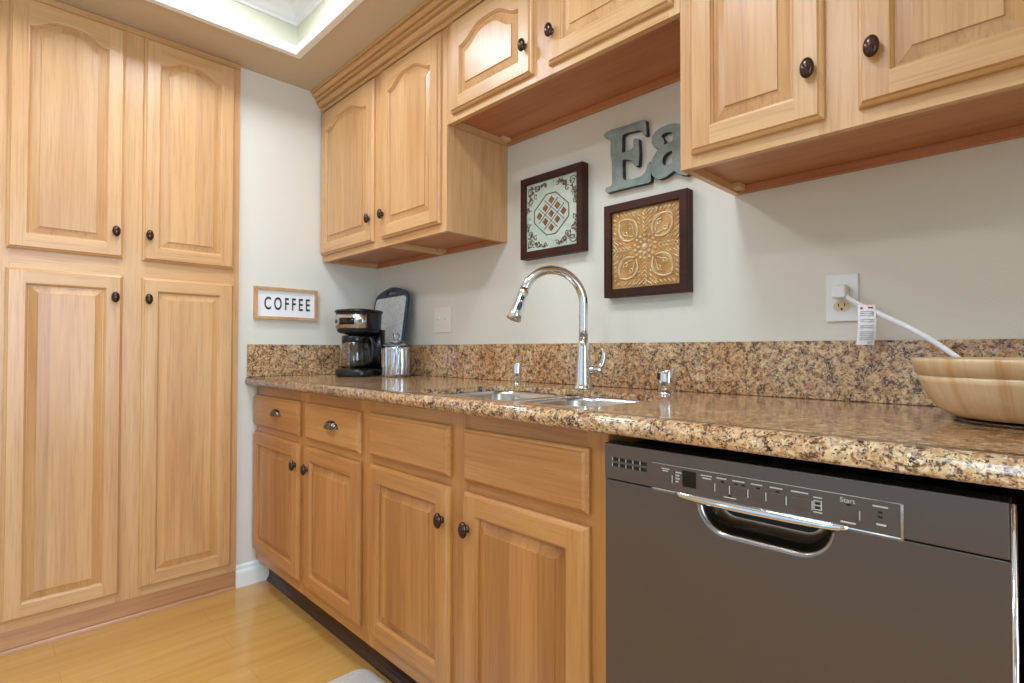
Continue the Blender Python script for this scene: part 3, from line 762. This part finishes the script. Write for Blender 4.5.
def sage_panel(t_, w, h, f):
    y = -0.026; bm = B(); box(bm, f, w-f, y, -0.002, f, h-f, 0)
    cx, cz = w/2, h/2; u_ = 0.0287; w_ = 0.0249; s = 0.0150
    for i in (-1, 0, 1):
        for j in (-1, 0, 1):
            x, z = cx + (i-j)*u_, cz + (i+j)*w_
            r0 = ring(bm, [(x-s, y, z), (x, y, z-s), (x+s, y, z), (x, y, z+s)])
            r1 = ring(bm, [(x-s*0.8, y-0.0025, z), (x, y-0.0025, z-s*0.8), (x+s*0.8, y-0.0025, z), (x, y-0.0025, z+s*0.8)])
            bridge(bm, r0, r1, 1); cap(bm, r1, 1)
    def P(i, j): return (cx + (i-j)*u_, y-0.001, cz + (i+j)*w_)
    for k in (-0.5, 0.5):
        tube(bm, [P(k, -1.62), P(k, 1.62)], 0.0013, 6, 2); tube(bm, [P(-1.62, k), P(1.62, k)], 0.0013, 6, 2)
    a, b, h_ = 0.022, 0.082, 0.074
    oc = [(a, h_), (b, a), (b, -a), (a, -h_), (-a, -h_), (-b, -a), (-b, a), (-a, h_)]
    for p, q in zip(oc, oc[1:]+oc[:1]): tube(bm, [(cx+p[0], y-0.001, cz+p[1]), (cx+q[0], y-0.001, cz+q[1])], 0.0017, 6, 2)
    A_ = w/2-f
    for sx in (-1, 1):
        for sz in (-1, 1):
            def c(u, v): return (cx+sx*u*A_, cz+sz*v*A_)
            for (u, v, r, tn, a0) in ((0.82, 0.82, 0.017, 1.3, 0.4), (0.52, 0.84, 0.014, 1.1, 2.6), (0.84, 0.50, 0.014, 1.1, 5.0), (0.62, 0.64, 0.011, 1.0, 1.0), (0.90, 0.22, 0.009, 1.0, 2.0), (0.24, 0.88, 0.009, 1.0, 4.0)):
                X, Z = c(u, v); tube(bm, spiral(X, Z, r, tn, a0*sx*sz, sx*sz, y-0.0008), 0.0016, 5, 2)
            for k in range(26):
                u = 0.25+0.68*random.random(); v = 0.95-0.5*(u-0.25)/0.68*random.uniform(0.1, 1)
                if random.random() < 0.5: u, v = v, u
                X, Z = c(u, v); a = random.uniform(0, PI)
                sphere(bm, (X, y-0.0006, Z), 0.0068, 0.0016, 0.0027, 2, 8, 5, Matrix.Rotation(a, 3, 'Y'))
    for k in range(60):
        u, v = random.uniform(-0.93, 0.93), random.choice((-1, 1))*random.uniform(0.80, 0.95)
        if k % 2: u, v = v, u
        sphere(bm, (cx+u*A_, y-0.0004, cz+v*A_), 0.0026, 0.0012, 0.0026, 2, 6, 4)
    obj('tin_panel', bm, [GREENP, RUST, BRONZEL], t_)
def gold_panel(t_, w, h, f):
    y = -0.024; bm = B(); box(bm, f, w-f, y, -0.002, f, h-f); 
    cx, cz = w/2, h/2; A_ = w/2-f; n0 = len(bm.faces)
    sphere(bm, (cx, y, cz), 0.011, 0.008, 0.011)
    for k in range(8):
        a = 2*PI*k/8; sphere(bm, (cx+0.021*math.cos(a), y, cz+0.021*math.sin(a)), 0.0062, 0.006, 0.0062)
    for k in range(14):
        a = 2*PI*(k+0.5)/14; sphere(bm, (cx+0.036*math.cos(a), y, cz+0.036*math.sin(a)), 0.0055, 0.005, 0.0055)
    for sx in (-1, 1):
        for sz in (-1, 1):
            # pointed petal on the diagonal, two outlines
            def Q(d, o): # d along the diagonal, o across
                return (cx+sx*(d-o)*0.7071, y-0.001, cz+sz*(d+o)*0.7071)
            for sc, rr in ((1.0, 0.0032), (0.86, 0.0016)):
                for o in (-1, 1):
                    tube(bm, bez([Q(0.046, 0.004*o*sc), Q(0.062, 0.026*o*sc), Q(0.086, 0.034*o*sc), Q(0.112, 0.022*o*sc), Q(0.128*(0.5+0.5*sc), 0.0)], 6), rr, 6)
            for o in (-1, 1):
                sp = spiral(0, 0, 0.012, 1.1, 0, 1, 0); pts = [Q(0.084+0.9*u, o*(0.013+0.8*v)) for u, _, v in sp]
                tube(bm, pts, 0.0022, 6)
                tube(bm, bez([Q(0.055, 0.004*o), Q(0.07, 0.012*o), Q(0.088, 0.022*o)], 5), 0.0018, 6)
    # feathered fringe round the petals
    for k in range(4):
        a0 = k*PI/2
        ca, sa = math.cos(a0), math.sin(a0)
        def T(u, v): return (cx+ca*u-sa*v, y-0.0005, cz+sa*u+ca*v)
        for i in range(6):
            u = 0.052+0.0125*i
            for s in (-1, 1):
                for j in range(1 + i//2):
                    v = s*(0.004+0.017*j); ang = a0 + s*(0.55+0.12*j)
                    X = T(u, v); sphere(bm, X, 0.0085, 0.0030, 0.0022, 0, 8, 5, Matrix.Rotation(-ang, 3, 'Y'))
        for i in range(15):
            v = -0.098+0.196*i/14; s = 1 if v > 0 else -1
            X = T(A_-0.010, v); ang = a0 + 0.75*s
            sphere(bm, X, 0.0085, 0.0028, 0.0026, 0, 8, 5, Matrix.Rotation(-ang, 3, 'Y'))
    for i, fc in enumerate(bm.faces):
        if i >= n0: fc.material_index = 1
    obj('tin_panel', bm, [GOLDP, GOLDR], t_)
frame_panel('square pale sage wall tile with a lattice of brown diamonds in a dark frame', 1.097, 1.392, 1.374, 1.676, sage_panel)
frame_panel('square amber wall tile with an embossed four-petal flower in a dark frame', 1.481, 1.774, 1.204, 1.503, gold_panel)

# cut-out letters
LE = [(1.4714, 1.7462), (1.4793, 1.7518), (1.5029, 1.7546), (1.5585, 1.7519), (1.6212, 1.7505), (1.6277, 1.7469), (1.6313, 1.7014), (1.6257, 1.7001), (1.6201, 1.7058), (1.6164, 1.7172), (1.607, 1.7241), (1.5781, 1.7275), (1.556, 1.7284), (1.5426, 1.7251), (1.5404, 1.6689), (1.5559, 1.6666), (1.5755, 1.6702), (1.5838, 1.6747), (1.5853, 1.699), (1.5916, 1.7002), (1.6021, 1.6956), (1.6053, 1.6499), (1.6029, 1.6152), (1.5952, 1.6117), (1.589, 1.6165), (1.5852, 1.6279), (1.5706, 1.6395), (1.5484, 1.6469), (1.5424, 1.6441), (1.5443, 1.585), (1.5532, 1.5766), (1.5826, 1.5741), (1.6113, 1.5759), (1.6278, 1.5865), (1.6357, 1.6092), (1.6422, 1.6133), (1.6468, 1.6024), (1.6448, 1.554), (1.6374, 1.5507), (1.5825, 1.552), (1.5179, 1.5523), (1.4843, 1.5515), (1.4764, 1.5589), (1.479, 1.5683), (1.4974, 1.5705), (1.5036, 1.5791), (1.5027, 1.6463), (1.4975, 1.678), (1.4987, 1.7167), (1.4903, 1.7299), (1.4746, 1.7383)]
LAo = [(1.6714, 1.6488), (1.6579, 1.6564), (1.6497, 1.6709), (1.6511, 1.6888), (1.6625, 1.7018), (1.6805, 1.7086), (1.7026, 1.7113), (1.7243, 1.7087), (1.7455, 1.7008), (1.7601, 1.6902), (1.7662, 1.6736), (1.7668, 1.6193), (1.7675, 1.5689), (1.7707, 1.5597), (1.7781, 1.5587), (1.7797, 1.5491), (1.7636, 1.5447), (1.7449, 1.551), (1.7331, 1.5597), (1.7238, 1.5686), (1.7151, 1.5639), (1.6977, 1.556), (1.6756, 1.5531), (1.6598, 1.5615), (1.6500, 1.5743), (1.6468, 1.5914), (1.6470, 1.6074), (1.6541, 1.6229), (1.666, 1.6389), (1.6768, 1.6449)]
LH1 = [(1.6818, 1.6801), (1.6849, 1.6873), (1.6982, 1.6902), (1.7134, 1.6878), (1.7212, 1.6796), (1.722, 1.6687), (1.7189, 1.6566), (1.7046, 1.655), (1.6892, 1.6528), (1.6919, 1.6633), (1.6884, 1.6722)]
LH2 = [(1.7175, 1.6305), (1.7023, 1.6285), (1.6891, 1.62), (1.6847, 1.6071), (1.6864, 1.5967), (1.6943, 1.5899), (1.7087, 1.5892), (1.7187, 1.5946), (1.7201, 1.616)]
ws = thing('word_sign', 'weathered teal cut-out letters E and a on the wall above the amber tile', 'sign', (1.4714, 0, 1.5507))
for polys in ([LE], [LAo, LH1, LH2]):
    me = curve_mesh([[(x-1.4714, z-1.5507) for x, z in p] for p in polys], 0.0085, 0.001, 1)
    stand_up(me, -0.0105)
    me.materials.append(TEALP); me.materials.append(TEALEDGE)
    for f in me.polygons: f.material_index = 0 if abs(f.normal.y) > 0.9 else 1
    link('letter', me, [], ws)

# coffee sign on the left wall (local x -> world +y)
sg = thing('coffee_sign', 'small white wooden sign reading COFFEE in a pale wood frame on the left wall', 'sign', (0, -0.622, 1.172), (0, 0, PI/2))
sw, sh = 0.290, 0.146
bm = B(); fr = 0.013
rs = [ring(bm, [(i, y, i), (sw-i, y, i), (sw-i, y, sh-i), (i, y, sh-i)]) for i, y in ((0, -0.001), (0, -0.020), (fr, -0.020), (fr, -0.001))]
for a, b in zip(rs, rs[1:]+rs[:1]): bridge(bm, a, b)
obj('frame', bm, PINE, sg)
bm = B(); box(bm, fr, sw-fr, -0.010, -0.001, fr, sh-fr); bd = obj('board', bm, SIGNW, sg)
me = stand_up(text_mesh('COFFEE', 0.080, 0.0006, 0.56, 1.50, 0.0012), -0.0106, sw/2+0.004, sh/2-0.003); link('lettering', me, INK, bd)

# light switch plate
sp_ = thing('light_switch', 'ivory double light switch plate on the back wall beside the cutting board', 'light switch', (0.574, 0, 1.170))
bm = B(); box(bm, -0.0625, 0.0625, -0.006, -0.0005, -0.058, 0.058, 0, 0.002); obj('plate', bm, IVORY, sp_)
for x in (-0.023, 0.023):
    bm = B(); box(bm, x-0.0055, x+0.0055, -0.0068, -0.005, -0.0125, 0.0125)
    loft(bm, [[(x-0.0042, -0.006, -0.004), (x+0.0042, -0.006, -0.004), (x+0.0042, -0.006, 0.006), (x-0.0042, -0.006, 0.006)], [(x-0.0034, -0.016, 0.004), (x+0.0034, -0.016, 0.004), (x+0.0034, -0.016, 0.010), (x-0.0034, -0.016, 0.010)]], smooth=False)
    obj('toggle', bm, WHITEP, sp_)

# outlet
ou = thing('wall_outlet', 'white duplex outlet plate on the back wall above the bowl', 'outlet', (2.1565, 0, 1.1605))
bm = B(); box(bm, -0.0345, 0.0345, -0.006, -0.0005, -0.057, 0.057, 0, 0.002); obj('plate', bm, WHITEP, ou)
for z in (-0.020, 0.020):
    bm = B()
    loop = [(0.0172*math.cos(a), 0.0140*max(-0.86, min(0.86, math.sin(a)))) for a in [2*PI*k/28 for k in range(28)]]
    loft(bm, [[(x, -0.006, z+q) for x, q in loop], [(x, -0.0076, z+q) for x, q in loop]], smooth=False)
    rc = obj('receptacle', bm, OUTF, ou)
    bm = B(); box(bm, -0.0075, -0.0055, -0.0080, -0.0070, z-0.0015, z+0.0065); box(bm, 0.0052, 0.0072, -0.0080, -0.0070, z-0.0005, z+0.0065)
    lathe(bm, [(0.0026, 0.0070), (0.0026, 0.0080)], 12, axis='y', origin=(0, 0, z-0.0068)); obj('slots', bm, DARKSLOT, rc)

# power cord with plug and warning tag
pc = thing('power_cord', 'white power cord plugged into the outlet and trailing into the wooden bowl', 'cord', (2.152, -0.008, 1.1805))
bm = B(); box(bm, -0.009, 0.021, -0.034, -0.0002, -0.023, 0.008, 0, 0.004, 3); obj('plug', bm, WHITEP, pc)
cp_ = bez([(0.018, -0.024, -0.018), (0.034, -0.034, -0.030), (0.055, -0.042, -0.044), (0.096, -0.055, -0.068), (0.150, -0.066, -0.100), (0.205, -0.082, -0.140), (0.262, -0.115, -0.188), (0.315, -0.165, -0.224)], 7)
bm = B()
loops = []
for i, p in enumerate(cp_):
    t = (cp_[min(i+1, len(cp_)-1)] - cp_[max(i-1, 0)]).normalized(); up_ = Vector((0, 0, 1)); up_ = (up_-t*up_.dot(t)).normalized(); s_ = t.cross(up_)
    loops.append([p + up_*0.0056*math.cos(2*PI*k/12) + s_*0.0034*math.sin(2*PI*k/12) for k in range(12)])
loft(bm, loops); obj('cord', bm, CORDW, pc)
bm = B()   # tag strip, gently curved, slightly bowed
tw, th = 0.035, 0.090
loops = []
for k in range(13):
    s = k/12; z = -0.044 - th*s; bow = 0.006*math.sin(s*PI*1.2); xo = 0.049 - 0.004*s + 0.004*math.sin(s*PI)
    cols = [(xo+tw*(i/6), -0.052-bow-0.003*math.sin(PI*i/6), z) for i in range(7)]
    loops.append(cols + [(x, y+0.0006, z_) for x, y, z_ in reversed(cols)])
loft(bm, loops, smooth=False); tg = obj('warning_tag', bm, TAGW, pc)
def tagbar(mt, items, name):
    bm = B()
    for (u0, u1, s, hh) in items:
        z = -0.044-th*s; bow = 0.006*math.sin(s*PI*1.2); xo = 0.049-0.004*s+0.004*math.sin(s*PI)
        yb = -0.0555-bow
        box(bm, xo+tw*u0, xo+tw*u1, yb-0.0003, yb+0.002, z-hh, z)
    obj(name, bm, mt, tg)
tagbar(TAGR, [(0.18, 0.32, 0.05, 0.005), (0.62, 0.86, 0.05, 0.004)], 'red_print')
tagbar(TAGG, [(0.15, 0.88, 0.16+0.045*k, 0.0014) for k in range(3)] + [(0.15, 0.88, 0.36+0.05*k, 0.0009) for k in range(11) if k not in (2, 5)] + [(0.6, 0.82, 0.92, 0.003)], 'grey_print')

# ------------------------------------------------------------------ things on the counter
# wooden bowl
bw = thing('salad_bowl', 'wide pale wooden salad bowl on the granite at the right', 'bowl', (2.498, -0.245, CT))
bm = B()
lathe(bm, [(0.100, 0.0085), (0.114, 0.0095), (0.132, 0.022), (0.145, 0.042), (0.1555, 0.066), (0.1590, 0.0762), (0.1570, 0.0770), (0.1570, 0.0784), (0.1602, 0.0792), (0.1662, 0.100), (0.1668, 0.1055), (0.1640, 0.1075), (0.160, 0.1055), (0.150, 0.074), (0.131, 0.034), (0.09, 0.022), (0.02, 0.021)], 64)
obj('body', bm, BOWL, bw)
bm = B(); lathe(bm, [(0.104, 0.0005), (0.108, 0.002), (0.108, 0.006), (0.102, 0.0083), (0.05, 0.0083)], 48); obj('glass_foot', bm, GLASS, bw)

# coffee maker
cmx, cmy = 0.285, -0.258
cm = thing('coffee_maker', 'black drip coffee maker with a chrome control panel in the counter corner', 'coffee maker', (cmx, cmy, CT), (0, 0, math.radians(-62)+PI/2))
cm.scale = (0.93, 0.93, 0.985)
# local -y is the front
def sup(rx, ry, z, cy=0.0, n=40, p=2.6, yfront=None):
    out = []
    for k in range(n):
        a = 2*PI*k/n; c_, s_ = math.cos(a), math.sin(a)
        x = rx*abs(c_)**(2/p)*(1 if c_ >= 0 else -1); y = ry*abs(s_)**(2/p)*(1 if s_ >= 0 else -1)
        out.append((x, cy+y, z))
    return out
bm = B(); loft(bm, [sup(0.098, 0.104, 0.0005), sup(0.101, 0.107, 0.006), sup(0.101, 0.107, 0.026), sup(0.096, 0.101, 0.034), sup(0.076, 0.076, 0.036)], smooth=True); obj('base', bm, BLACK, cm)
bm = B(); loft(bm, [sup(0.098, 0.034, 0.030, 0.072), sup(0.097, 0.034, 0.10, 0.072), sup(0.098, 0.038, 0.215, 0.069)], smooth=True); obj('column', bm, BLACK, cm)
bm = B(); loft(bm, [sup(0.078, 0.085, 0.196), sup(0.090, 0.097, 0.202), sup(0.095, 0.102, 0.212), sup(0.099, 0.106, 0.288), sup(0.101, 0.108, 0.292)], smooth=True); obj('brew_head', bm, BLACK, cm)
bm = B(); lathe(bm, [(0.056, 0.190), (0.066, 0.193), (0.072, 0.204)], 32, origin=(0, -0.012, 0)); obj('filter_basket', bm, BLACK, cm)
bm = B(); loft(bm, [sup(0.104, 0.111, 0.2925), sup(0.105, 0.112, 0.297), sup(0.100, 0.106, 0.303), sup(0.06, 0.07, 0.308)], smooth=True); obj('lid', bm, BLACK, cm)
def shell(bm, z0, z1, a0, a1, rx, ry, k0, k1, n=24, p=2.6):
    loops = []
    for i in range(n+1):
        a = a0+(a1-a0)*i/n; c_, s_ = math.cos(a), math.sin(a)
        ux_ = abs(c_)**(2/p)*(1 if c_ >= 0 else -1); uy_ = abs(s_)**(2/p)*(1 if s_ >= 0 else -1)
        loops.append([((rx+k)*ux_, (ry+k)*uy_, z) for k, z in ((k0, z0), (k1, z0+0.001), (k1, z1-0.001), (k0, z1))])
    loft(bm, loops, 0, True)
bm = B(); shell(bm, 0.218, 0.282, -PI*0.95, -PI*0.19, 0.0965, 0.1035, -0.004, 0.0035); pnl = obj('control_panel', bm, STEEL, cm)
bm = B(); shell(bm, 0.234, 0.266, -PI*0.60, -PI*0.40, 0.0995, 0.1065, -0.002, 0.003, 10); obj('display', bm, DISPLAY, pnl)
for a in (-0.70, -0.30):
    c_, s_ = math.cos(a*PI), math.sin(a*PI); p = 2.6
    x = 0.1000*abs(c_)**(2/p)*(1 if c_ >= 0 else -1); y = -0.1070*abs(s_)**(2/p)
    nrm = Vector((x/0.1**2, y/0.107**2, 0)).normalized()
    bm = B(); tube(bm, [Vector((x, y, 0.25))-nrm*0.004, Vector((x, y, 0.25))+nrm*0.004], 0.0085, 16); obj('button', bm, NAVY, pnl)
# carafe on the warming plate
ca = thing('coffee_carafe', 'empty glass carafe with a black handle standing in the coffee maker', 'carafe', (cmx+0.008, cmy-0.022, CT+0.0362), (0, 0, math.radians(18)))
bm = B()
lathe(bm, [(0.050, 0.0005), (0.060, 0.003), (0.068, 0.012), (0.0705, 0.04), (0.068, 0.075), (0.062, 0.105), (0.057, 0.125), (0.0555, 0.125), (0.0605, 0.104), (0.0665, 0.074), (0.069, 0.04), (0.0665, 0.013), (0.058, 0.005), (0.02, 0.0035)], 40); obj('glass_body', bm, GLASS, ca)
bm = B(); lathe(bm, [(0.059, 0.118), (0.0605, 0.122), (0.0605, 0.140), (0.058, 0.147), (0.03, 0.150)], 36); obj('lid', bm, BLACK, ca)
bm = B()
hp = bez([(0.058, 0, 0.132), (0.078, 0, 0.137), (0.098, 0, 0.128), (0.106, 0, 0.098), (0.104, 0, 0.060), (0.092, 0, 0.032), (0.071, 0, 0.030)], 6)
loops = []
for i, p in enumerate(hp):
    t = (hp[min(i+1, len(hp)-1)] - hp[max(i-1, 0)]).normalized(); s_ = Vector((0, 1, 0)); u_ = s_.cross(t)
    loops.append([p + u_*0.0065*math.cos(2*PI*k/12) + s_*0.011*math.sin(2*PI*k/12) for k in range(12)])
loft(bm, loops); obj('handle', bm, BLACK, ca)

# cutting board leaning on the wall
cb = thing('cutting_board', 'speckled grey cutting board with a dark blue rim leaning behind the jar', 'cutting board', (0.222, -0.100, CT+0.001), (math.radians(-8.6), math.radians(-1.0), 0))
bwid, bh = 0.305, 0.432
def board_outline(ins):
    pts = []
    x0, x1 = -bwid/2+ins, bwid/2-ins
    r = 0.030
    for k in range(7): a = PI+PI/2*k/6; pts.append((x0+r+r*math.cos(a), ins+r+r*math.sin(a)))
    for k in range(7): a = -PI/2+PI/2*k/6; pts.append((x1-r+r*math.cos(a), ins+r+r*math.sin(a)))
    r = 0.055; zt = bh-0.020-ins
    for k in range(7): a = PI/2*k/6*0.8; pts.append((x1-r+r*math.cos(a), zt-r+r*math.sin(a)))
    for k in range(1, 10): s = k/10; x = (x1-r)*(1-2*s); pts.append((x, zt + 0.020*math.sin(PI*s)**0.8))
    for k in range(7): a = PI-PI/2*0.8*(1-k/6); pts.append((x0+r+r*math.cos(a), zt-r+r*math.sin(a)))
    return pts
slot = [(x, z) for x, z in rrect(-0.045, 0.045, bh-0.040, bh-0.020, 0.0095, 6)]
me = curve_mesh([board_outline(0.002), slot], 0.0045, 0.0015, 2); stand_up(me, 0.0); link('rim', me, NAVY, cb)
inner = rrect(-bwid/2+0.016, bwid/2-0.016, 0.016, bh-0.052, [0.02, 0.02, 0.02, 0.02], 6)
me = curve_mesh([inner], 0.0006); stand_up(me, -0.0064); link('surface', me, BOARDW, cb)

# glass jar
gj = thing('glass_jar', 'shiny ribbed glass jar with a clear knobbed lid beside the coffee maker', 'jar', (0.430, -0.156, CT))
bm = B(); n = 144
def rib(r, z, amp): return [((r+amp*math.cos(18*2*PI*k/n))*math.cos(2*PI*k/n), (r+amp*math.cos(18*2*PI*k/n))*math.sin(2*PI*k/n), z) for k in range(n)]
loft(bm, [rib(0.056, 0.0005, 0), rib(0.060, 0.004, 0.001), rib(0.0615, 0.012, 0.0024), rib(0.0615, 0.122, 0.0024), rib(0.060, 0.130, 0.0), rib(0.058, 0.136, 0), rib(0.054, 0.136, 0), rib(0.0555, 0.128, 0), rib(0.0560, 0.014, 0), rib(0.050, 0.009, 0), rib(0.02, 0.008, 0)], smooth=True)
obj('jar_body', bm, JARM, gj)
bm = B()
lathe(bm, [(r_, z_+0.012) for r_, z_ in [(0.050, 0.1262), (0.066, 0.1262), (0.0665, 0.129), (0.064, 0.132), (0.050, 0.138), (0.030, 0.147), (0.016, 0.151), (0.010, 0.155), (0.011, 0.160), (0.0165, 0.167), (0.0175, 0.173), (0.0150, 0.180), (0.008, 0.1835), (0.001, 0.184)]], 40)
obj('lid', bm, GLASS, gj)

# ------------------------------------------------------------------ rug
rg = thing('kitchen_rug', 'grey woven kitchen rug with a dark edge on the floor before the sink cabinet', 'rug', (0, 0, 0))
me = curve_mesh([rrect(0.936, 1.80, -1.06, -0.584, 0.045, 8)], 0.004, 0.0015, 2)
for v in me.vertices: v.co.z += 0.006
link('pile', me, RUG, rg)
bm = B(); o_ = rrect(0.930, 1.806, -1.066, -0.578, 0.05, 8); i_ = rrect(0.9375, 1.7985, -1.0585, -0.5855, 0.0435, 8)
rs = [ring(bm, [(x, y, z) for x, y in l]) for l, z in ((o_, 0.0005), (o_, 0.007), (i_, 0.0085), (i_, 0.0005))]
for a, b in zip(rs, rs[1:]+rs[:1]): bridge(bm, a, b)
obj('binding', bm, RUGE, rg)

# ------------------------------------------------------------------ flush ceiling lights in the tray
dl = thing('ceiling_light', 'round white flush ceiling light in the tray ceiling', 'ceiling light', (LAMPS[0][0], LAMPS[0][1], TZ), group='flush ceiling lights in the tray')
bm = B(); lathe(bm, [(0.10, -0.0005), (0.186, -0.001), (0.190, -0.006), (0.190, -0.028), (0.184, -0.032), (0.172, -0.033), (0.170, -0.028), (0.10, -0.026)], 48, c0=False, c1=False); obj('housing', bm, WHITE, dl)
bm = B(); lathe(bm, [(0.169, -0.024), (0.168, -0.032), (0.10, -0.0345), (0.02, -0.035)], 48); obj('diffuser', bm, LAMPM, dl)
for x, y in LAMPS[1:]:
    c = copy_tree(dl); c.location = (x, y, TZ)
